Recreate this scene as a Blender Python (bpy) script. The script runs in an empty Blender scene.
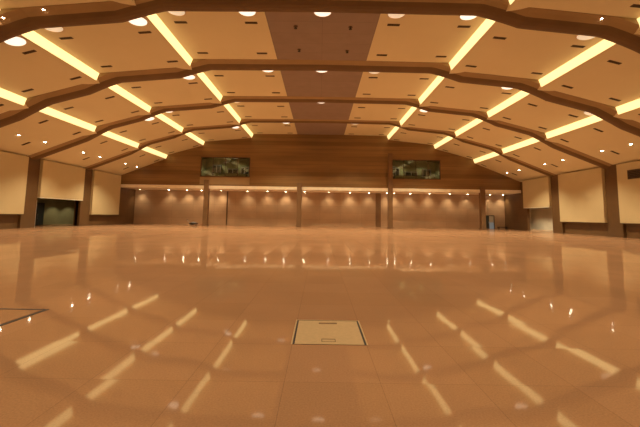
import bpy, bmesh, math, random
from mathutils import Vector, Matrix
random.seed(7)
C = bpy.context.scene.collection
PI = math.pi

# ------------------------------------------------------------------ helpers
class MB:
    """collects shapes and links them as ONE mesh object"""
    def __init__(self): self.bm = bmesh.new()
    def box(self, x0, x1, y0, y1, z0, z1, rot=None, about=None):
        vs = [self.bm.verts.new((x, y, z)) for x in (x0, x1) for y in (y0, y1) for z in (z0, z1)]
        for f in ((0,1,3,2),(4,6,7,5),(0,4,5,1),(2,3,7,6),(0,2,6,4),(1,5,7,3)):
            self.bm.faces.new([vs[i] for i in f])
        if rot is not None:
            bmesh.ops.rotate(self.bm, cent=about or (0,0,0), matrix=rot, verts=vs)
        return self
    def cyl(self, x, y, z0, z1, r0, r1=None, n=24, cap=True):
        r1 = r0 if r1 is None else r1
        a = [self.bm.verts.new((x+r0*math.cos(2*PI*i/n), y+r0*math.sin(2*PI*i/n), z0)) for i in range(n)]
        b = [self.bm.verts.new((x+r1*math.cos(2*PI*i/n), y+r1*math.sin(2*PI*i/n), z1)) for i in range(n)]
        for i in range(n):
            self.bm.faces.new((a[i], a[(i+1)%n], b[(i+1)%n], b[i]))
        if cap:
            self.bm.faces.new(a[::-1]); self.bm.faces.new(b)
        return self
    def lathe(self, prof, n=24, x=0, y=0):
        rings = [[self.bm.verts.new((x+r*math.cos(2*PI*i/n), y+r*math.sin(2*PI*i/n), z)) for i in range(n)] for r, z in prof]
        for p, q in zip(rings, rings[1:]):
            for i in range(n):
                self.bm.faces.new((p[i], p[(i+1)%n], q[(i+1)%n], q[i]))
        self.bm.faces.new(rings[0][::-1]); self.bm.faces.new(rings[-1])
        return self
    def tube(self, pts, r, n=8):
        rings = []
        for k, p in enumerate(pts):
            p = Vector(p)
            d = (Vector(pts[min(k+1, len(pts)-1)]) - Vector(pts[max(k-1, 0)])).normalized()
            u = d.orthogonal().normalized(); v = d.cross(u)
            rings.append([self.bm.verts.new(p + r*(math.cos(2*PI*i/n)*u + math.sin(2*PI*i/n)*v)) for i in range(n)])
        for p, q in zip(rings, rings[1:]):
            for i in range(n):
                self.bm.faces.new((p[i], p[(i+1)%n], q[(i+1)%n], q[i]))
        self.bm.faces.new(rings[0][::-1]); self.bm.faces.new(rings[-1])
        return self
    def loft(self, rows, closed_ends=True):
        vr = [[self.bm.verts.new(p) for p in row] for row in rows]
        n = len(vr[0])
        for p, q in zip(vr, vr[1:]):
            for i in range(n):
                self.bm.faces.new((p[i], p[(i+1)%n], q[(i+1)%n], q[i]))
        if closed_ends:
            self.bm.faces.new(vr[0][::-1]); self.bm.faces.new(vr[-1])
        return self
    def build(self, name, mat, parent=None, bevel=0, smooth=False):
        bmesh.ops.recalc_face_normals(self.bm, faces=self.bm.faces)
        me = bpy.data.meshes.new(name); self.bm.to_mesh(me); self.bm.free()
        if smooth:
            for p in me.polygons: p.use_smooth = True
        o = bpy.data.objects.new(name, me); C.objects.link(o)
        me.materials.append(mat)
        if parent: o.parent = parent
        if bevel:
            m = o.modifiers.new('bevel', 'BEVEL'); m.width = bevel; m.segments = 2; m.limit_method = 'ANGLE'
        return o

def thing(name, label, cat, loc, rot=(0,0,0), group=None):
    o = bpy.data.objects.new(name, None); C.objects.link(o)
    o.empty_display_size = .2
    o.location = loc; o.rotation_euler = rot
    o['label'] = label; o['category'] = cat
    if group: o['group'] = group
    return o
def tag(o, label, cat, group=None):
    o['label'] = label; o['category'] = cat
    if group: o['group'] = group
    return o
def struct(o):
    o['kind'] = 'structure'; return o
def dup(root, loc, rot, label, group):
    r = root.copy(); C.objects.link(r); r.location = loc; r.rotation_euler = rot
    r['label'] = label; r['group'] = group
    for ch in root.children:
        c = ch.copy(); C.objects.link(c); c.parent = r
        for g in ch.children:
            d = g.copy(); C.objects.link(d); d.parent = c
    return r

# ------------------------------------------------------------------ materials
def new_mat(name):
    m = bpy.data.materials.new(name); m.use_nodes = True
    nt = m.node_tree
    return m, nt, nt.nodes['Principled BSDF']
def plain(name, col, rough=.6, spec=.3, metal=0, noise=0, nscale=2.0):
    m, nt, b = new_mat(name)
    b.inputs['Roughness'].default_value = rough
    b.inputs['Specular IOR Level'].default_value = spec
    b.inputs['Metallic'].default_value = metal
    if noise:
        tc = nt.nodes.new('ShaderNodeTexCoord'); n = nt.nodes.new('ShaderNodeTexNoise')
        n.inputs['Scale'].default_value = nscale; n.inputs['Detail'].default_value = 4
        r = nt.nodes.new('ShaderNodeValToRGB')
        r.color_ramp.elements[0].position = .3; r.color_ramp.elements[1].position = .7
        r.color_ramp.elements[0].color = (*[c*(1-noise) for c in col], 1)
        r.color_ramp.elements[1].color = (*[min(1, c*(1+noise)) for c in col], 1)
        nt.links.new(tc.outputs['Object'], n.inputs['Vector']); nt.links.new(n.outputs['Fac'], r.inputs['Fac'])
        nt.links.new(r.outputs['Color'], b.inputs['Base Color'])
    else:
        b.inputs['Base Color'].default_value = (*col, 1)
    return m
def emit(name, col, strength, base=(.8,.8,.8)):
    m, nt, b = new_mat(name)
    b.inputs['Base Color'].default_value = (*base, 1)
    b.inputs['Emission Color'].default_value = (*col, 1)
    b.inputs['Emission Strength'].default_value = strength
    b.inputs['Roughness'].default_value = .5
    return m
def banded(name, cols, size, axes, rough=.5, spec=.3, joint=.012, jdark=.55, offset=0.0, noise=.12, nscale=(1,1,1), shift=(0,0)):
    """panel courses: brick texture in the given two axes plus a soft grain"""
    m, nt, b = new_mat(name)
    tc = nt.nodes.new('ShaderNodeTexCoord'); sp = nt.nodes.new('ShaderNodeSeparateXYZ'); cb = nt.nodes.new('ShaderNodeCombineXYZ')
    nt.links.new(tc.outputs['Object'], sp.inputs[0])
    nt.links.new(sp.outputs[axes[0]], cb.inputs[0]); nt.links.new(sp.outputs[axes[1]], cb.inputs[1])
    br = nt.nodes.new('ShaderNodeTexBrick')
    br.offset = offset; br.inputs['Scale'].default_value = 1
    br.inputs['Brick Width'].default_value = size[0]; br.inputs['Row Height'].default_value = size[1]
    br.inputs['Mortar Size'].default_value = joint; br.inputs['Mortar Smooth'].default_value = .3
    br.inputs['Bias'].default_value = 0
    br.inputs['Color1'].default_value = (*cols[0], 1); br.inputs['Color2'].default_value = (*cols[1], 1)
    br.inputs['Mortar'].default_value = (*[c*jdark for c in cols[0]], 1)
    ad = nt.nodes.new('ShaderNodeVectorMath'); ad.operation = 'ADD'; ad.inputs[1].default_value = (*shift, 0)
    nt.links.new(cb.outputs[0], ad.inputs[0]); nt.links.new(ad.outputs[0], br.inputs['Vector'])
    mp = nt.nodes.new('ShaderNodeMapping'); mp.inputs['Scale'].default_value = nscale
    nt.links.new(tc.outputs['Object'], mp.inputs['Vector'])
    n = nt.nodes.new('ShaderNodeTexNoise'); n.inputs['Scale'].default_value = 1.0; n.inputs['Detail'].default_value = 5
    nt.links.new(mp.outputs[0], n.inputs['Vector'])
    r = nt.nodes.new('ShaderNodeMapRange'); r.inputs['From Min'].default_value = .3; r.inputs['From Max'].default_value = .7
    r.inputs['To Min'].default_value = 1-noise; r.inputs['To Max'].default_value = 1+noise
    nt.links.new(n.outputs['Fac'], r.inputs['Value'])
    mx = nt.nodes.new('ShaderNodeVectorMath'); mx.operation = 'SCALE'
    nt.links.new(br.outputs['Color'], mx.inputs[0]); nt.links.new(r.outputs[0], mx.inputs['Scale'])
    nt.links.new(mx.outputs[0], b.inputs['Base Color'])
    b.inputs['Roughness'].default_value = rough; b.inputs['Specular IOR Level'].default_value = spec
    return m

def floor_material():
    m, nt, b = new_mat('polished_stone_floor')
    L = nt.links.new
    tc = nt.nodes.new('ShaderNodeTexCoord')
    mp = nt.nodes.new('ShaderNodeMapping'); mp.inputs['Location'].default_value = (.35, -5.03, 0)
    L(tc.outputs['Object'], mp.inputs['Vector'])
    br = nt.nodes.new('ShaderNodeTexBrick'); br.offset = 0
    br.inputs['Scale'].default_value = 1; br.inputs['Brick Width'].default_value = 1.03; br.inputs['Row Height'].default_value = 1.1
    br.inputs['Mortar Size'].default_value = .0035; br.inputs['Mortar Smooth'].default_value = .2; br.inputs['Bias'].default_value = 0
    a = FLOOR_A; d = FLOOR_B
    br.inputs['Color1'].default_value = (*a, 1); br.inputs['Color2'].default_value = (*d, 1)
    br.inputs['Mortar'].default_value = (*[c*.7 for c in a], 1)
    L(mp.outputs[0], br.inputs['Vector'])
    n1 = nt.nodes.new('ShaderNodeTexNoise'); n1.inputs['Scale'].default_value = 55; n1.inputs['Detail'].default_value = 3
    L(tc.outputs['Object'], n1.inputs['Vector'])
    r1 = nt.nodes.new('ShaderNodeMapRange'); r1.inputs['From Min'].default_value = .3; r1.inputs['From Max'].default_value = .7
    r1.inputs['To Min'].default_value = .88; r1.inputs['To Max'].default_value = 1.1
    L(n1.outputs['Fac'], r1.inputs['Value'])
    n2 = nt.nodes.new('ShaderNodeTexNoise'); n2.inputs['Scale'].default_value = .35; n2.inputs['Detail'].default_value = 4
    L(tc.outputs['Object'], n2.inputs['Vector'])
    r2 = nt.nodes.new('ShaderNodeMapRange'); r2.inputs['From Min'].default_value = .3; r2.inputs['From Max'].default_value = .7
    r2.inputs['To Min'].default_value = .93; r2.inputs['To Max'].default_value = 1.07
    L(n2.outputs['Fac'], r2.inputs['Value'])
    mu = nt.nodes.new('ShaderNodeMath'); mu.operation = 'MULTIPLY'
    L(r1.outputs[0], mu.inputs[0]); L(r2.outputs[0], mu.inputs[1])
    sc = nt.nodes.new('ShaderNodeVectorMath'); sc.operation = 'SCALE'
    L(br.outputs['Color'], sc.inputs[0]); L(mu.outputs[0], sc.inputs['Scale'])
        # polish: slightly uneven gloss and slightly wavy slabs
    n3 = nt.nodes.new('ShaderNodeTexNoise'); n3.inputs['Scale'].default_value = .8; n3.inputs['Detail'].default_value = 5
    L(tc.outputs['Object'], n3.inputs['Vector'])
    r3 = nt.nodes.new('ShaderNodeMapRange'); r3.inputs['To Min'].default_value = .02; r3.inputs['To Max'].default_value = .07
    L(n3.outputs['Fac'], r3.inputs['Value']); pass
    n4 = nt.nodes.new('ShaderNodeTexNoise'); n4.inputs['Scale'].default_value = .9; n4.inputs['Detail'].default_value = 1
    L(tc.outputs['Object'], n4.inputs['Vector'])
    bu = nt.nodes.new('ShaderNodeBump'); bu.inputs['Strength'].default_value = .3; bu.inputs['Distance'].default_value = .0025
    L(n4.outputs['Fac'], bu.inputs['Height']); pass
    # every slab lies a hair out of level
    dv = nt.nodes.new('ShaderNodeVectorMath'); dv.operation = 'DIVIDE'; dv.inputs[1].default_value = (1.03, 1.1, 1)
    fl = nt.nodes.new('ShaderNodeVectorMath'); fl.operation = 'FLOOR'
    L(mp.outputs[0], dv.inputs[0]); L(dv.outputs[0], fl.inputs[0])
    wn = nt.nodes.new('ShaderNodeTexWhiteNoise'); wn.noise_dimensions = '2D'; L(fl.outputs[0], wn.inputs['Vector'])
    su = nt.nodes.new('ShaderNodeVectorMath'); su.operation = 'SUBTRACT'; su.inputs[1].default_value = (.5, .5, .5)
    L(wn.outputs['Color'], su.inputs[0])
    ml = nt.nodes.new('ShaderNodeVectorMath'); ml.operation = 'MULTIPLY'; ml.inputs[1].default_value = (.012, .006, 0)
    L(su.outputs[0], ml.inputs[0])
    aa = nt.nodes.new('ShaderNodeVectorMath'); aa.operation = 'ADD'; aa.inputs[1].default_value = (0, 0, 1)
    L(ml.outputs[0], aa.inputs[0])
    no = nt.nodes.new('ShaderNodeVectorMath'); no.operation = 'NORMALIZE'; L(aa.outputs[0], no.inputs[0])
    L(no.outputs[0], bu.inputs['Normal'])
    # worn polish: stone body under a gloss that grows toward grazing angles but never becomes a full mirror
    out = nt.nodes['Material Output']
    df = nt.nodes.new('ShaderNodeBsdfDiffuse'); gl = nt.nodes.new('ShaderNodeBsdfGlossy'); mix = nt.nodes.new('ShaderNodeMixShader')
    L(sc.outputs[0], df.inputs['Color']); L(r3.outputs[0], gl.inputs['Roughness']); L(bu.outputs[0], gl.inputs['Normal'])
    gl.inputs['Color'].default_value = (1, .96, .90, 1)
    lwt = nt.nodes.new('ShaderNodeLayerWeight'); lwt.inputs['Blend'].default_value = .5
    pw = nt.nodes.new('ShaderNodeMath'); pw.operation = 'POWER'; pw.inputs[1].default_value = 3
    ma = nt.nodes.new('ShaderNodeMath'); ma.operation = 'MULTIPLY_ADD'; ma.inputs[1].default_value = .42; ma.inputs[2].default_value = .06
    L(lwt.outputs['Facing'], pw.inputs[0]); L(pw.outputs[0], ma.inputs[0]); L(ma.outputs[0], mix.inputs['Fac'])
    L(df.outputs[0], mix.inputs[1]); L(gl.outputs[0], mix.inputs[2]); L(mix.outputs[0], out.inputs['Surface'])
    nt.nodes.remove(b)
    return m

FLOOR_A = (.425, .225, .118); FLOOR_B = (.40, .211, .108)
M = {}
M['floor'] = floor_material()
M['cream'] = banded('cream_ceiling_panel', ((.78,.65,.415), (.77,.64,.405)), (1.2, 2.4), (0, 1), rough=.7, spec=.2, joint=.006, jdark=.95, noise=.02, nscale=(.2,.2,.2))
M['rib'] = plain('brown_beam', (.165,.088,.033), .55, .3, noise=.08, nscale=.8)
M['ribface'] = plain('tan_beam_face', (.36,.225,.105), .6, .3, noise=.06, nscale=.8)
M['column'] = plain('brown_column', (.14,.072,.027), .5, .3, noise=.1, nscale=.6)
M['band'] = banded('plum_brown_band', ((.31,.22,.18), (.30,.21,.17)), (3.7, 1.5), (0, 1), rough=.6, joint=.02, jdark=.8, noise=.05)
M['wood'] = banded('horizontal_wood_boards', ((.27,.145,.05), (.19,.098,.03)), (100, .62), (0, 2), shift=(50,0), rough=.5, joint=.02, jdark=.6, noise=.18, nscale=(.12,.3,1.6))
M['lowwood'] = banded('lower_wall_panels', ((.46,.29,.16), (.42,.262,.142)), (3.63, 1.15), (0, 2), rough=.5, joint=.016, jdark=.7, noise=.1, nscale=(.4,.4,.4))
M['sidewood'] = banded('side_wall_boards', ((.16,.082,.03), (.14,.072,.026)), (2.3, 1.2), (1, 2), rough=.5, joint=.014, jdark=.6, noise=.1)
M['panel'] = plain('cream_wall_panel', (.60,.46,.25), .75, .2, noise=.03, nscale=.4)
M['lit_underside'] = plain('pale_lit_underside', (.85,.78,.62), .5)  # pale tone paints corridor light on the undersides of panels over openings
M['soffit'] = plain('pale_soffit', (.95,.80,.60), .6, noise=.06, nscale=1.5)
M['post'] = plain('brown_post', (.20,.105,.045), .5, noise=.08, nscale=1.2)
M['dark'] = plain('dark_metal', (.035,.022,.012), .5)
M['bronze'] = plain('bronze_frame', (.12,.065,.03), .45)
M['grey'] = plain('grey_tan_corridor', (.46,.40,.29), .6, noise=.15, nscale=.5)
M['olive'] = plain('olive_booth_wall', (.34,.33,.17), .6, noise=.1, nscale=.6)
M['oliveplain'] = plain('olive_corridor', (.27,.24,.12), .6, noise=.15, nscale=.5)
M['darkgrey'] = plain('dark_grey', (.05,.055,.05), .4)
M['steel'] = plain('brushed_steel', (.5,.5,.48), .35, metal=.8)
M['box'] = plain('beige_cover', (.56,.38,.20), .35, .4, noise=.06, nscale=14)
M['gap'] = plain('dark_gap', (.05,.035,.03), .5)
M['strip'] = emit('cove_light_diffuser', (1.0,.76,.31), 1.4)
M['lamp'] = emit('lit_diffuser', (1.0,.86,.66), 1.25)
M['faint'] = emit('faint_diffuser', (1.0,.78,.52), .5)
M['star'] = emit('downlight_lens', (1.0,.88,.68), 55)
M['soft_star'] = emit('small_downlight_lens', (1.0,.86,.62), 60)
M['ring'] = plain('downlight_ring', (.7,.55,.38), .4)
M['screen'] = emit('lit_doorway', (.62,.72,.8), .12, (.2,.25,.28))
m, nt, b = new_mat('tinted_glass')
b.inputs['Base Color'].default_value = (.78,.82,.70,1); b.inputs['Transmission Weight'].default_value = 1
b.inputs['Roughness'].default_value = .02; b.inputs['IOR'].default_value = 1.5
M['glass'] = m

# ------------------------------------------------------------------ hall geometry
CAMZ = 1.77
W = 31.9            # half width of the hall
YB = 55.4           # face of the upper back wall
YL = 60.5           # face of the recessed lower back wall
PITCH = 9.12
Y0 = 18.65          # near face of the first beam in the picture
ribs = [Y0 + PITCH*k for k in (-3, -2, -1, 0, 1, 2, 3)]
BO = .55           # the beams sit a little behind the near face of their columns
RWS = (1.55, 1.55, 1.55, 1.55, 1.5, 1.25, 1.05)   # beam widths
RDS = (1.5, 1.5, 1.5, 1.6, 1.25, 1.0, .85)   # beam depths
def side_segs(a, b, c):   # the panels of one half: x0, z0, x1, z1
    return [(0.0, 14.86, a-.12, 14.76), (a+.13, 14.10, b-.12, 13.40), (b+.13, 12.75, c-.12, 11.15), (c+.13, 10.50, W+.6, 7.42)]
SEGS_L = side_segs(11.0, 18.75, 24.6); SEGS_R = side_segs(10.82, 18.3, 24.6)
def prof(x):
    SEGS = SEGS_L if x < 0 else SEGS_R
    x = abs(x)
    for x0, z0, x1, z1 in SEGS:
        if x <= x1: 
            if x >= x0: return z0 + (z1-z0)*(x-x0)/(x1-x0)
            break
    pts = [(s[0], s[1]) for s in SEGS] + [(s[2], s[3]) for s in SEGS]
    pts.sort()
    for (a, za), (b_, zb) in zip(pts, pts[1:]):
        if a <= x <= b_: return za + (zb-za)*(x-a)/(b_-a)
    return SEGS[-1][3]
def sprof(x, w=1.15):
    return sum(prof(x + w*(i-4)/4) for i in range(9))/9

# floor
f = MB(); f.box(-40, 40, -10, 66, -.3, 0); struct(f.build('floor', M['floor']))
# ceiling panels (one continuous stepped vault)
ce = MB()
for s in (-1, 1):
    SEGS = SEGS_L if s < 0 else SEGS_R
    for i, (x0, z0, x1, z1) in enumerate(SEGS):
        xa = 3.75 if i == 0 else x0
        za = z0 if i else prof(s*xa)
        row = lambda y: [(s*xa, y, za), (s*x1, y, z1), (s*x1, y, z1+.25), (s*xa, y, za+.25)]
        ce.loft([row(-9), row(YB+.2)])
    # small return above every light strip so that the vault is closed
    for (a, b_) in zip(SEGS, SEGS[1:]):
        row = lambda y: [(s*(a[2]-.01), y, a[3]+.02), (s*(b_[0]+.02), y, b_[1]+.02), (s*(b_[0]+.12), y, b_[1]+.2), (s*(a[2]+.1), y, a[3]+.2)]
        ce.loft([row(-9), row(YB+.2)])
struct(ce.build('ceiling', M['cream']))
ba = MB(); ba.box(-3.75, 3.75, -9, YB+.2, 14.83, 15.1)
struct(ba.build('trim_1', M['band']))
# arches: a rounded beam across the vault with a column at each end
for k, y in enumerate(ribs):
    mb = MB()
    xs = [-W-.3 + i*(2*W+.6)/240 for i in range(241)]
    cross = [(0,1.0),(0,-.02),(.25,-.07),(.5,-.15),(.72,-.26),(.9,-.31),(1.1,-.33),(1.28,-.31),(1.37,-.24),(1.4,-.12),(1.4,1.0)]
    mb.loft([[(x, y+BO+dy*RWS[k]/1.4, sprof(x)+(dz*RDS[k] if dz < 0 else dz)) for dy, dz in cross] for x in xs])
    for s in (-1, 1):
        xa, xb = sorted((s*31.62, s*32.4))
        d = .4 if s < 0 else -.2
        mb.box(xa, xb, y+d, y+d+1.9, 0, 7.75)
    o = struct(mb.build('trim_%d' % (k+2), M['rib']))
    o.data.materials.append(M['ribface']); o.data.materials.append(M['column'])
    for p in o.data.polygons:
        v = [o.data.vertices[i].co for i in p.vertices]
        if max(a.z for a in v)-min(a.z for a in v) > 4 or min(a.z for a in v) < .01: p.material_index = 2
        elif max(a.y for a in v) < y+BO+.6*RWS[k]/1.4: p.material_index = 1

# side walls with the two openings
def side_wall(name, s, openings):
    mb = MB()
    xa, xb = sorted((s*W, s*(W+.35)))
    y = -9
    for (a, b_) in openings:
        mb.box(xa, xb, y, a, 0, 8.0); mb.box(xa, xb, a, b_, 3.35, 8.0); y = b_
    mb.box(xa, xb, y, YL+.4, 0, 8.0)
    struct(mb.build(name, M['sidewood']))
LO = (ribs[5]+2.3, ribs[6]+.4)
RO = (ribs[6]+1.7, YB-1.5)
side_wall('wall_left', -1, [LO]); side_wall('wall_right', 1, [RO])

# upper back wall with two booth windows
WL = (-19.1, -11.2, 7.75, 10.95); WR = (11.4, 19.2, 7.80, 10.95)
bw = MB()
def slab(x0, x1, z0, ztop=None):
    n = max(1, int((x1-x0)/.4))
    xs = [x0+(x1-x0)*i/n for i in range(n+1)]
    bot = [(x, z0) for x in xs]; top = [(x, (prof(x)+.15) if ztop is None else ztop) for x in xs]
    ring = bot + top[::-1]
    bw.loft([[(x, YB, z) for x, z in ring], [(x, YB+.3, z) for x, z in ring]])
ZS = 6.32
slab(-W-.2, WL[0], ZS); slab(WL[0], WL[1], ZS, WL[2]); slab(WL[0], WL[1], WL[3])
slab(WL[1], WR[0], ZS); slab(WR[0], WR[1], ZS, WR[2]); slab(WR[0], WR[1], WR[3]); slab(WR[1], W+.2, ZS)
struct(bw.build('wall_back', M['wood']))
# sloped soffit under the upper wall and the recessed lower wall
so = MB(); so.loft([[(x, YB-.06, 5.84), (x, YL+.2, 5.84), (x, YL+.2, 6.3), (x, YB-.06, ZS)] for x in (-W, W+.0)])
struct(so.build('ceiling_soffit', M['soffit']))
lw = MB(); lw.box(-W-.2, W+.2, YL, YL+.3, 0, 6.3); struct(lw.build('wall_rear', M['lowwood']))
# the wall far behind the camera closes the room
fw = MB(); fw.box(-W-.3, W+.3, -9.3, -9, 0, 15.4); struct(fw.build('wall_front', M['panel']))
# posts under and over the soffit edge
for k, (x, top) in enumerate(((-17.95, 7.2), (-3.25, 6.9), (11.15, 11.9), (25.75, 6.7))):
    p = MB(); p.box(x-.36, x+.36, YB-.32, YB+.45, 0, top); p.box(x-.42, x+.42, YB-.38, YB+.5, 0, .25)
    struct(p.build('trim_%d' % (10+k), M['post'], bevel=.03))
# narrow dark joint, and a wide strip painting the shade between wall downlights
for k, (x, w) in enumerate(((-15.95, .22), (10.1, .9))):
    p = MB(); p.box(x-w/2, x+w/2, YL-.06, YL, 0, 6.0); struct(p.build('trim_%d' % (20+k), M['bronze'] if w < .5 else M['post']))
# lighter board under the left booth window, dark fascia above each window
p = MB(); p.box(WL[0], WL[1], YB-.12, YB, 6.5, 7.65); struct(p.build('trim_30', M['ribface']))
# windows
def booth_window(idx, R):
    x0, x1, z0, z1 = R
    fr = MB()
    for a in ((x0, x1, z0, z0+.12), (x0, x1, z1-.12, z1), (x0, x0+.12, z0, z1), (x1-.12, x1, z0, z1)):
        fr.box(a[0], a[1], YB-.06, YB+.22, a[2], a[3])
    o = struct(fr.build('window_%d' % idx, M['bronze']))
    g = MB(); g.box(x0+.12, x1-.12, YB+.06, YB+.085, z0+.12, z1-.12); g.build('glass', M['glass'], o)
    n = 4
    for i in range(1, n):
        x = x0 + (x1-x0)*i/n
        mm = MB(); mm.box(x-.035, x+.035, YB, YB+.16, z0+.12, z1-.12); mm.build('mullion', M['bronze'], o)
    # the control room behind the glass
    xa, xb = x0-.3, x1+.3; ya, yb = YB+.31, YB+3.6; sd = 'left' if x0 < 0 else 'right'
    r = MB(); r.box(xa, xb, yb, yb+.1, z0-.6, z1+.3); struct(r.build('wall_booth_%s' % sd, M['olive']))
    for c, nm in (((xa-.1, xa), 'west'), ((xb, xb+.1), 'east')):
        r = MB(); r.box(c[0], c[1], ya, yb, z0-.6, z1+.3); struct(r.build('wall_booth_%s_%s' % (sd, nm), M['olive']))
    r = MB(); r.box(xa, xb, ya, yb, z0-.7, z0-.6); struct(r.build('floor_booth_%s' % sd, M['darkgrey']))
    r = MB(); r.box(xa, xb, ya, yb, z1+.3, z1+.4); struct(r.build('ceiling_booth_%s' % sd, M['olive']))
booth_window(1, WL); booth_window(2, WR)
# control-room furniture: desk, racks, monitors
def booth_things(R, side, racks):
    x0, x1, z0, z1 = R; zf = z0-.6
    d = thing('control_desk', 'long dark control desk behind the %s booth window' % side, 'desk', ((x0+x1)/2, YB+1.3, zf), group=None)
    t = MB(); t.box(-3.2, 3.2, -.4, .4, 1.25, 1.32); t.build('desktop', M['darkgrey'], d)
    fnt = MB(); fnt.box(-3.1, 3.1, -.36, -.32, .05, 1.25); fnt.build('front_panel', M['olive'], d)
    for x in (-3.1, 3.0):
        l = MB(); l.box(x, x+.1, -.35, .35, 0, 1.25); l.build('leg', M['darkgrey'], d)
    for j, (x, w, h) in enumerate(racks):
        pos = ('leftmost', 'middle', 'rightmost')[j] if len(racks) == 3 else ('left', 'right')[j]
        r = thing('equipment_rack', '%s pale-framed dark equipment rack inside the %s booth window' % (pos, side), 'rack', (x, YB+2.9, zf), group='equipment racks in the control booths')
        b1 = MB(); b1.box(-w/2, w/2, -.3, .3, 0, h); b1.build('body', M['darkgrey'], r)
        b2 = MB()
        for xx in (-w/2, 0, w/2): b2.box(xx-.05, xx+.05, -.36, -.3, .1, h)
        for zz in (.1, h*.5, h-.1): b2.box(-w/2, w/2, -.36, -.3, zz-.05, zz+.05)
        b2.build('front_frame', M['steel'], r)
booth_things(WL, 'left', ((-17.3, 1.3, 2.9), (-14.6, 1.6, 2.3), (-12.6, 1.2, 2.6)))
booth_things(WR, 'right', ((12.6, 1.2, 2.8), (15.2, 2.0, 2.2), (17.8, 1.3, 2.6)))

# ------------------------------------------------------------------ cream wall panels on the side walls
def wall_panel(s, y0, y1, zb, label, trim=False):
    o = thing('wall_panel', label, 'wall panel', (s*(W), (y0+y1)/2, zb), group='cream panels along the side walls')
    h = (y1-y0)/2
    d = -s
    xa, xb = sorted((0, d*.58))
    top = 7.52+.43*.3-zb
    b = MB(); b.box(xa, xb, -h, h, 0, top); b.build('board', M['panel'], o, bevel=.03)
    e = MB(); e.box(xa, xb, -h, h, -.07, 0); e.build('bottom_edge', M['lit_underside'] if trim else M['bronze'], o)  # over an opening the lit underside is painted as a pale edge
    return o
bays = [(ribs[k]+2.35, ribs[k+1]+.38) for k in range(6)] + [(ribs[6]+2.35, YB-.5)]
baysR = [(ribs[k]+1.75, ribs[k+1]-.22) for k in range(6)] + [(ribs[6]+1.75, YB-1.5)]
wall_panel(-1, *bays[4], 1.5, 'large cream wall panel at the left edge, nearest on the left wall')
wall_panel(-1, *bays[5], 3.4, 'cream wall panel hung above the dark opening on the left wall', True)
wall_panel(-1, *bays[6], 1.5, 'cream wall panel on the left wall beside the back wall')
wall_panel(1, *baysR[4], 1.5, 'cream wall panel with a dark grille at the right edge')
wall_panel(1, *baysR[5], 1.5, 'tall cream wall panel between two columns on the right wall')
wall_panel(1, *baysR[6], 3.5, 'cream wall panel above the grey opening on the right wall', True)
# dark grille on the nearest right panel
g = thing('wall_grille', 'dark rectangular louvred grille high on the right wall panel', 'grille', (W-.58, 34.3, 6.4))
b = MB(); b.box(-.05, 0.02, -.95, .95, -.42, .42); b.build('backing', M['dark'], g)
b = MB()
for a in ((-1, 1, -.46, -.40), (-1, 1, .40, .46), (-1, -.94, -.46, .46), (.94, 1, -.46, .46)): b.box(-.09, .0, *a)
b.build('frame', M['bronze'], g)
for i in range(5):
    b = MB(); z = -.32+i*.16; b.box(-.085, -.05, -.94, .94, z-.02, z+.02); b.build('slat', M['bronze'], g)

# ------------------------------------------------------------------ corridors behind the two openings
def corridor(side, s, op, zt, mat='grey'):
    y0, y1 = op; y1e = y1+9
    mb = MB()
    X0, X1 = s*(W+.36), s*(W+6)
    a, b_ = sorted((X0, X1))
    o0, o1 = sorted((X1, X1+s*.2))
    mb.box(o0, o1, y0-2, y1e, 0, zt+.3)
    mb.box(a, b_, y0-2.2, y0-2, 0, zt+.3); mb.box(a, b_, y1e, y1e+.2, 0, zt+.3)
    mb.box(a, b_, y0-2, y1e, zt+.1, zt+.3)
    struct(mb.build('wall_corridor_%s' % side, M[mat]))
corridor('left', -1, LO, 3.6, 'oliveplain'); corridor('right', 1, RO, 3.6)
def glass_door(idx, x, y, s, w, h):
    fr = MB()
    fr.box(x-.05, x+.05, y, y+.1, 0, h); fr.box(x-.05, x+.05, y+w-.1, y+w, 0, h); fr.box(x-.05, x+.05, y, y+w, h-.1, h); fr.box(x-.05, x+.05, y, y+w, 0, .1)
    fr.box(x-.05, x+.05, y+w/2-.06, y+w/2+.06, 0, h)
    o = struct(fr.build('door_%d' % idx, M['darkgrey']))
    p = MB(); p.box(x-.02, x+.02, y+.1, y+w-.1, .1, h-.1); p.build('pane', M['darkgrey'], o)
    for dy in (-.2, .2):
        p = MB(); p.tube([(x-s*.09, y+w/2+dy, .8), (x-s*.09, y+w/2+dy, 1.5)], .025); p.build('door_handle', M['steel'], o)
    return o
glass_door(2, -W-5.9, 45.6, -1, 2.6, 3.0)
# bluish open leaf at the near jamb of the left opening
lf = MB(); lf.box(-W-1.35, -W-.05, LO[0]+.35, LO[0]+.41, 0, 3.1)
o = struct(lf.build('door_3', M['darkgrey']))
e = MB(); e.box(-W-.12, -W-.02, LO[0]+.33, LO[0]+.43, 0, 3.12); e.build('edge_strip', M['steel'], o)
glass_door(4, W+5.9, 50.5, 1, 2.4, 2.6)
# doorway in the recessed back wall on the right
X0, X1 = 28.55, 29.95
d = MB(); d.box(X0-.1, X0, YL-.1, YL, 0, 2.3); d.box(X1, X1+.1, YL-.1, YL, 0, 2.3); d.box(X0-.1, X1+.1, YL-.1, YL, 2.2, 2.32)
door = struct(d.build('door_1', M['darkgrey']))
q = MB(); q.box(X0, X0+.62, YL-.05, YL, 0, 2.2); q.build('dark_leaf', M['darkgrey'], door)
q = MB(); q.box(X0+.62, X1, YL-.05, YL, 1.1, 2.2); q.build('upper_pane', M['grey'], door)
q = MB(); q.box(X0+.62, X1, YL-.05, YL, 0, 1.1); q.build('lit_pane', M['screen'], door)
q = MB(); q.tube([(X0+.55, YL-.1, .95), (X0+.55, YL-.1, 1.25)], .03); q.build('door_handle', M['steel'], door)
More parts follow.
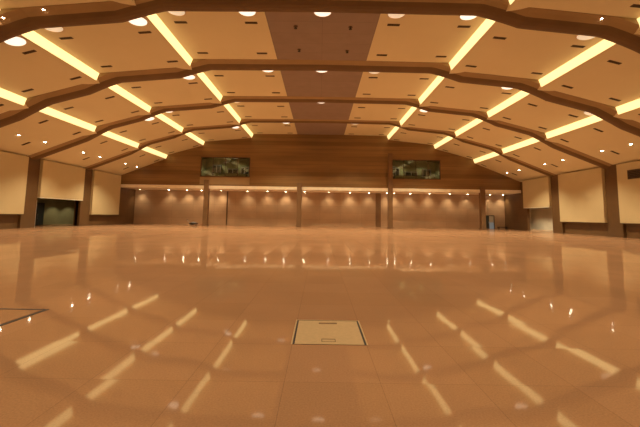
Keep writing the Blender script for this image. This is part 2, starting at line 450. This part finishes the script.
# low dark bench beside that doorway
bn = thing('low_bench', 'low dark bench against the back wall right of the bluish doorway', 'bench', (31.0, YL-.8, 0))
q = MB(); q.box(-.75, .75, -.25, .25, .30, .40); q.build('seat', M['dark'], bn, bevel=.02)
for x in (-.65, .65):
    for y in (-.18, .18):
        q = MB(); q.box(x-.04, x+.04, y-.04, y+.04, 0, .30); q.build('leg', M['dark'], bn)
# small cart far away on the left
ct = thing('floor_cart', 'small dark low cart with a shiny lid standing before the left back wall', 'cart', (-20.4, 57.2, 0))
q = MB(); q.lathe([(.6,.10),(.72,.16),(.70,.30),(.5,.40)], 24); q.build('body', M['dark'], ct, smooth=True)
q = MB(); q.lathe([(.5,.40),(.42,.47),(.2,.52),(.02,.54)], 24); q.build('lid', M['steel'], ct, smooth=True)
q = MB(); q.tube([(-.6,0,.3),(-1.0,0,.7),(-1.05,0,.85)], .03); hd = q.build('handle', M['steel'], ct)
q = MB(); q.tube([(-1.05,-.25,.85),(-1.05,.25,.85)], .035); q.build('grip', M['dark'], hd)
for a in (0, 2*PI/3, 4*PI/3):
    q = MB(); q.lathe([(.02,0),(.07,.02),(.07,.11),(.02,.13)], 12, .4*math.cos(a), .4*math.sin(a)); q.build('wheel', M['darkgrey'], ct)

# ------------------------------------------------------------------ cove light strips
BAYN = {5: 'in the bay touching the back wall', 4: 'in the second bay from the back wall', 3: 'in the third bay from the back wall',
        2: 'in the fourth bay from the back wall', 1: 'in the fifth bay from the back wall', 0: 'in the sixth bay from the back wall'}
# bay index b runs from ribs[b+1] (its near beam) to the next beam or the back wall
def bay_span(b):
    a = ribs[b+1]
    e = ribs[b+2] if b+2 < len(ribs) else YB
    return a, e
STR = {s: [((a[2], a[3]), (b_[0], b_[1])) for a, b_ in zip(S, S[1:])] for s, S in ((-1, SEGS_L), (1, SEGS_R))}
LINE = ('inner', 'middle', 'outer')
strip_proto = {}
for b in range(0, 6):
    ya, ye = bay_span(b)
    for s in (-1, 1):
        for i, ((xa, za), (xb, zb)) in enumerate(STR[s]):
            lab = 'glowing yellow cove light strip, %s %s line, %s' % ('left' if s < 0 else 'right', LINE[i], BAYN[b])
            loc = (0, ya+BO+RWS[b+1]-.05, 0)
            L = PITCH-RWS[b+1]+.1 if b < 5 else ye-ya-BO-RWS[b+1]+.05
            if (s, i, round(L, 2)) not in strip_proto:
                r = thing('cove_light', lab, 'ceiling light', loc, group='cove light strips of the ceiling')
                n = Vector((-s*(za-zb), 0, -(xb-xa))).normalized()
                def q4(t0, t1, o0, o1):
                    out = []
                    for t, o in ((t0,o0),(t1,o0),(t1,o1),(t0,o1)):
                        out.append((s*(xa+(xb-xa)*t)+n.x*o, za+(zb-za)*t+n.z*o))
                    return out
                m1 = MB(); ring = q4(.03, .95, 0, .03); m1.loft([[(x, .02, z) for x, z in ring], [(x, L-.02, z) for x, z in ring]])
                m1.build('diffuser', M['strip'], r)
                m2 = MB(); ring = q4(.95, 1.0, 0, .06); m2.loft([[(x, .0, z) for x, z in ring], [(x, L, z) for x, z in ring]])
                m2.build('lower_edge', M['ring'], r)
                strip_proto[(s, i, round(L, 2))] = r
            else:
                dup(strip_proto[(s, i, round(L, 2))], loc, (0,0,0), lab, 'cove light strips of the ceiling')

# ------------------------------------------------------------------ slot vents
def slope_rot(x):
    s = (prof(x+.2*(1 if x > 0 else -1)) - prof(x-.2*(1 if x > 0 else -1)))/.4*(1 if x > 0 else -1)
    return (0, -math.atan(s), 0)
VX = [(4.85, 'inner panel', 'toward the middle'), (9.65, 'inner panel', 'beside the light strip'),
      (12.05, 'second panel', 'toward the middle'), (17.35, 'second panel', 'toward the wall'),
      (19.75, 'third panel', 'toward the middle'), (23.5, 'third panel', 'toward the wall'),
      (25.75, 'outer panel', 'beside the light strip')]
SHORT = {5: 'bay at back wall', 4: 'second bay from back', 3: 'third bay from back', 2: 'fourth bay from back', 1: 'fifth bay from back'}
vp = None
def vent(x, y, lab):
    global vp
    loc = (x, y, prof(x)); rot = slope_rot(x)
    if vp is None:
        vp = thing('ceiling_vent', lab, 'vent', loc, rot, 'slot vents in the ceiling panels')
        m1 = MB()
        for a in ((-.42,.42,-.115,-.09), (-.42,.42,.09,.115), (-.42,-.38,-.09,.09), (.38,.42,-.09,.09)): m1.box(*a, -.03, .02)
        m1.build('frame', M['bronze'], vp)
        m1 = MB(); m1.box(-.38, .38, -.09, .09, -.012, .02); m1.build('slot', M['dark'], vp)
        for yy in (-.035, .035):
            m1 = MB(); m1.box(-.38, .38, yy-.012, yy+.012, -.026, -.01); m1.build('blade', M['bronze'], vp)
    else:
        dup(vp, loc, rot, lab, 'slot vents in the ceiling panels')
for b in (2, 3, 4, 5):
    ya = bay_span(b)[0]
    for row, dy in (('near', 4.05), ('far', 8.55)):
        for s in (-1, 1):
            for x, pn, side in VX:
                vent(s*x, ya+dy, 'dark slot vent, %s %s, %s, %s row, %s' % ('left' if s < 0 else 'right', pn, SHORT[b], row, side))
for s in (-1, 1):
    vent(s*17.35, bay_span(1)[0]+8.6, 'dark slot vent at the top %s corner of the photo' % ('left' if s < 0 else 'right'))
    for b in (3, 4, 5):
        vent(s*29.6, bay_span(b)[0]+6.9, 'dark slot vent low on the %s outer panel by the wall, %s' % ('left' if s < 0 else 'right', SHORT[b]))

# ------------------------------------------------------------------ round ceiling lamps behind the beams
lampsdef = {2: [(-4.85,1),(0,1),(4.75,0),(9.4,1),(16.9,0),(-19.5,1),(-17.2,0),(-11.8,1),(-9.4,0)],
            3: [(-4.85,1),(0,1),(4.75,0),(-11.9,1),(16.7,1),(24.0,0)], 4: [(11.85,1),(0,1),(-9.8,0),(-19.6,1),(-17.5,1)], 5: [(-4.9,1),(-12.0,1),(4.8,0)]}
lp = {}
for b, L in lampsdef.items():
    ya = bay_span(b)[0]
    for x, on in L:
        where = 'above the plum band' if x == 0 else ('%s %s' % ('left' if x < 0 else 'right', 'inner panel' if abs(x) < 10.9 else 'second panel' if abs(x) < 18.5 else 'third panel'))
        if x == 0: where = 'on the dark middle band'
        ex = '' if abs(x) < 9 or 10 < abs(x) < 15 or abs(x) > 15 else ' beside light strip'
        lab = '%s round ceiling lamp, %s%s, %s' % ('bright' if on else 'dim', where, ex, SHORT[b])
        loc = (x, ya+{2: 2.62, 3: 2.5, 4: 2.15, 5: 2.1}[b], prof(x)); rot = slope_rot(x)
        if on not in lp:
            r = thing('ceiling_lamp', lab, 'ceiling lamp', loc, rot, 'round lamps behind the beams')
            m1 = MB(); m1.lathe([(.56,.02),(.62,.0),(.62,-.05),(.56,-.06)], 32); m1.build('housing', M['ring'], r, smooth=False)
            m1 = MB(); m1.lathe([(.55,-.06),(.5,-.085),(.3,-.10),(.02,-.105)], 32); m1.build('diffuser', M['lamp'] if on else M['faint'], r, smooth=True)
            lp[on] = r
        else:
            dup(lp[on], loc, rot, lab, 'round lamps behind the beams')

# ------------------------------------------------------------------ small downlights
dp = {}
def downlight(key, loc, rot, lab, group, r, mat):
    if key not in dp:
        o = thing('downlight', lab, 'downlight', loc, rot, group)
        m1 = MB(); m1.lathe([(r*1.5,.02),(r*1.6,-.01),(r*1.45,-.03),(r,-.03)], 20); m1.build('ring', M['ring'], o)
        m1 = MB(); m1.lathe([(r,-.03),(r*.85,-.045),(r*.2,-.05)], 16); m1.build('lens', mat, o)
        dp[key] = o
    else:
        dup(dp[key], loc, rot, lab, group)
for b in (2, 3, 4, 5):
    ya = bay_span(b)[0]
    for s in (-1, 1):
        for j, dy in enumerate((4.8, 8.0) if s < 0 else (4.25, 7.6)):
            x = -28.55 if s < 0 else 28.85
            downlight('star', (x, ya+dy, prof(x)), (0,0,0), 'bright pinpoint downlight above the %s wall, %s, %s of its pair' % ('left' if s < 0 else 'right', SHORT[b], ('nearer', 'farther')[j]), 'pinpoint downlights over the side walls', .105, M['star'])
for s in (-1, 1):
    for x, w in ((16.3, 'inner'), (18.6, 'outer')):
        xx = s*x
        downlight('rib', (xx, ribs[3]+BO+.2, sprof(xx)-.07), (0,0,0), 'pinpoint downlight under the nearest beam at top %s, %s one' % ('left' if s < 0 else 'right', w), 'pinpoint downlights under the nearest beam', .06, M['star'])
# row over the recessed lower wall
pxs = [128,141,170,188,202.5,210,222,248,268,286,305,329,350,369,386.5,394,410,429,449,467,489,502]
for i, p in enumerate(pxs):
    x = (p-320)/350*60.0
    y = YL-1.0
    z = 5.84
    ordn = ['first','second','third','fourth','fifth','sixth','seventh','eighth','ninth','tenth','eleventh','twelfth','thirteenth','fourteenth','fifteenth','sixteenth','seventeenth','eighteenth','nineteenth','twentieth','twenty-first','twenty-second'][i]
    downlight('soffit', (x, y, z), (0,0,0), 'small downlight grazing the lower back wall, %s from the left' % ordn, 'downlights over the lower back wall', .1, M['soft_star'])
    li = bpy.data.lights.new('downlight_beam', 'SPOT'); li.energy = 230 if i % 3 else 330; li.color = (1,.84,.58)
    li.spot_size = math.radians(104); li.spot_blend = .95; li.shadow_soft_size = .08
    lo = bpy.data.objects.new('downlight_beam', li); C.objects.link(lo); lo.location = (x, y, z-.09)
    lo.rotation_euler = (math.radians(8), 0, 0)
# sprinkler heads on the plum band
sp0 = None
for x, y, w in ((-1.85, 23.1, 'left, nearer'), (-1.8, 26.5, 'left, farther'), (1.95, 23.1, 'right, nearer'), (2.0, 26.6, 'right, farther')):
    lab = 'tiny dark ceiling fitting on the plum middle band, %s of the four' % w
    if sp0 is None:
        sp0 = thing('sprinkler_head', lab, 'sprinkler', (x, y, 14.83), group='fittings on the middle band')
        m1 = MB(); m1.lathe([(.14,.01),(.15,-.02),(.06,-.04)], 16); m1.build('collar', M['bronze'], sp0)
        m1 = MB(); m1.lathe([(.035,-.03),(.035,-.14),(.11,-.15),(.11,-.165),(.02,-.18)], 12); m1.build('deflector', M['dark'], sp0)
    else:
        dup(sp0, (x, y, 14.83), (0,0,0), lab, 'fittings on the middle band')

# ------------------------------------------------------------------ floor boxes
def floor_box(x0, x1, y0, y1, lab, cover, handle=True, edge='box', fw=.02):
    cx, cy = (x0+x1)/2, (y0+y1)/2; w, h = (x1-x0)/2, (y1-y0)/2
    o = thing('floor_box', lab, 'floor box', (cx, cy, 0))
    t = .03
    m1 = MB(); m1.box(-w, w, -h, h, -.05, .002); m1.build('gap', M['gap'], o)
    m1 = MB(); m1.box(-w+t, w-t, -h+(.006), h-t, -.05, .006); cv = m1.build('cover', cover, o)
    m1 = MB()
    for a in ((-w-fw,-w,-h,h+fw), (w,w+fw,-h,h+fw), (-w,w,h,h+fw)): m1.box(*a, -.05, .005)
    m1.build('frame', M[edge], o)
    if handle:
        m1 = MB(); m1.box(-.11, .09, -h+.10, -h+.22, .004, .0075); m1.build('handle_recess', M['bronze'], cv)
        m1 = MB(); m1.box(-.10, .08, -h+.105, -h+.185, .006, .010); m1.build('handle', M['box'], cv)
        m1 = MB(); m1.box(-.15, .15, h-.2, h-.13, .004, .0068); m1.build('label_plate', M['post'], cv)
    return o
floor_box(-.35, .68, 5.03, 6.15, 'square beige floor box cover with a small handle in the middle foreground', M['box'])
floor_box(-6.0, -4.95, 5.5, 6.55, 'dark-outlined floor box filled with floor stone at the left edge', M['floor'], False, 'gap', .045)

# ------------------------------------------------------------------ light
WARM = (1.0, .88, .60)
def spot(x, y, z, e, size, rx=0, ry=0, blend=.6, col=WARM, r=.25):
    li = bpy.data.lights.new('fixtureless_spot', 'SPOT'); li.energy = e; li.color = col
    li.spot_size = math.radians(size); li.spot_blend = blend; li.shadow_soft_size = r
    o = bpy.data.objects.new('fixtureless_spot', li); C.objects.link(o); o.location = (x, y, z); o.rotation_euler = (rx, ry, 0)
    return o
DOWN = 2550  # unseen spots added along the beams to light the hall, without fixtures
for y, kf in zip(ribs, (.45, .45, .5, .68, .95, 1.2, 1.6)):
    for x in (-26, -15.5, -5.2, 5.2, 15.5, 26):
        spot(x, y+BO+.8, sprof(x)-.62, kf*DOWN*(.75 if abs(x) > 20 else 1), 118)
# fixtureless spots added to light the control booths and corridors
for x, e in ((-17, 170), (-13.2, 120), (13.4, 170), (17.2, 120)):
    spot(x, YB+2.2, 11.0, e, 130, col=(1,.9,.62), r=.1)
for y in (LO[1]+.5, LO[1]+3.5, LO[1]+6.5): spot(-W-4.5, y, 3.5, 160 if y > LO[1]+2 else 30, 120, col=(1,.88,.58), r=.1)
for y in (RO[1]-2, RO[1]+2.5, RO[1]+5.5): spot(W+(1.6 if y < RO[1] else 2.6), y, 3.5, 260 if y < RO[1] else 700, 140, col=(1,.86,.6), r=.1)
w = bpy.data.worlds.new('world'); bpy.context.scene.world = w; w.use_nodes = True
w.node_tree.nodes['Background'].inputs[0].default_value = (.02,.015,.01,1)

# ------------------------------------------------------------------ camera
cam = bpy.data.cameras.new('camera'); co = bpy.data.objects.new('camera', cam); C.objects.link(co)
F_ = 350.0
phi = math.atan(34/F_); th = .015
cam.sensor_width = 36; cam.sensor_fit = 'HORIZONTAL'; cam.lens = F_/640*36
cam.shift_y = -(213.5-182)/640
cam.clip_end = 300
Fv = Vector((0, math.cos(phi), math.sin(phi))); U0 = Vector((0, -math.sin(phi), math.cos(phi))); R0 = Vector((1,0,0))
R = math.cos(th)*R0 + math.sin(th)*U0; U = -math.sin(th)*R0 + math.cos(th)*U0
mw = Matrix((R, U, -Fv)).transposed().to_4x4(); mw.translation = (0, 0, CAMZ)
co.matrix_world = mw
sc = bpy.context.scene
sc.camera = co
vs = sc.view_settings
vs.view_transform = 'Standard'; vs.look = 'None'; vs.gamma = 1; vs.exposure = 0; vs.use_curve_mapping = False
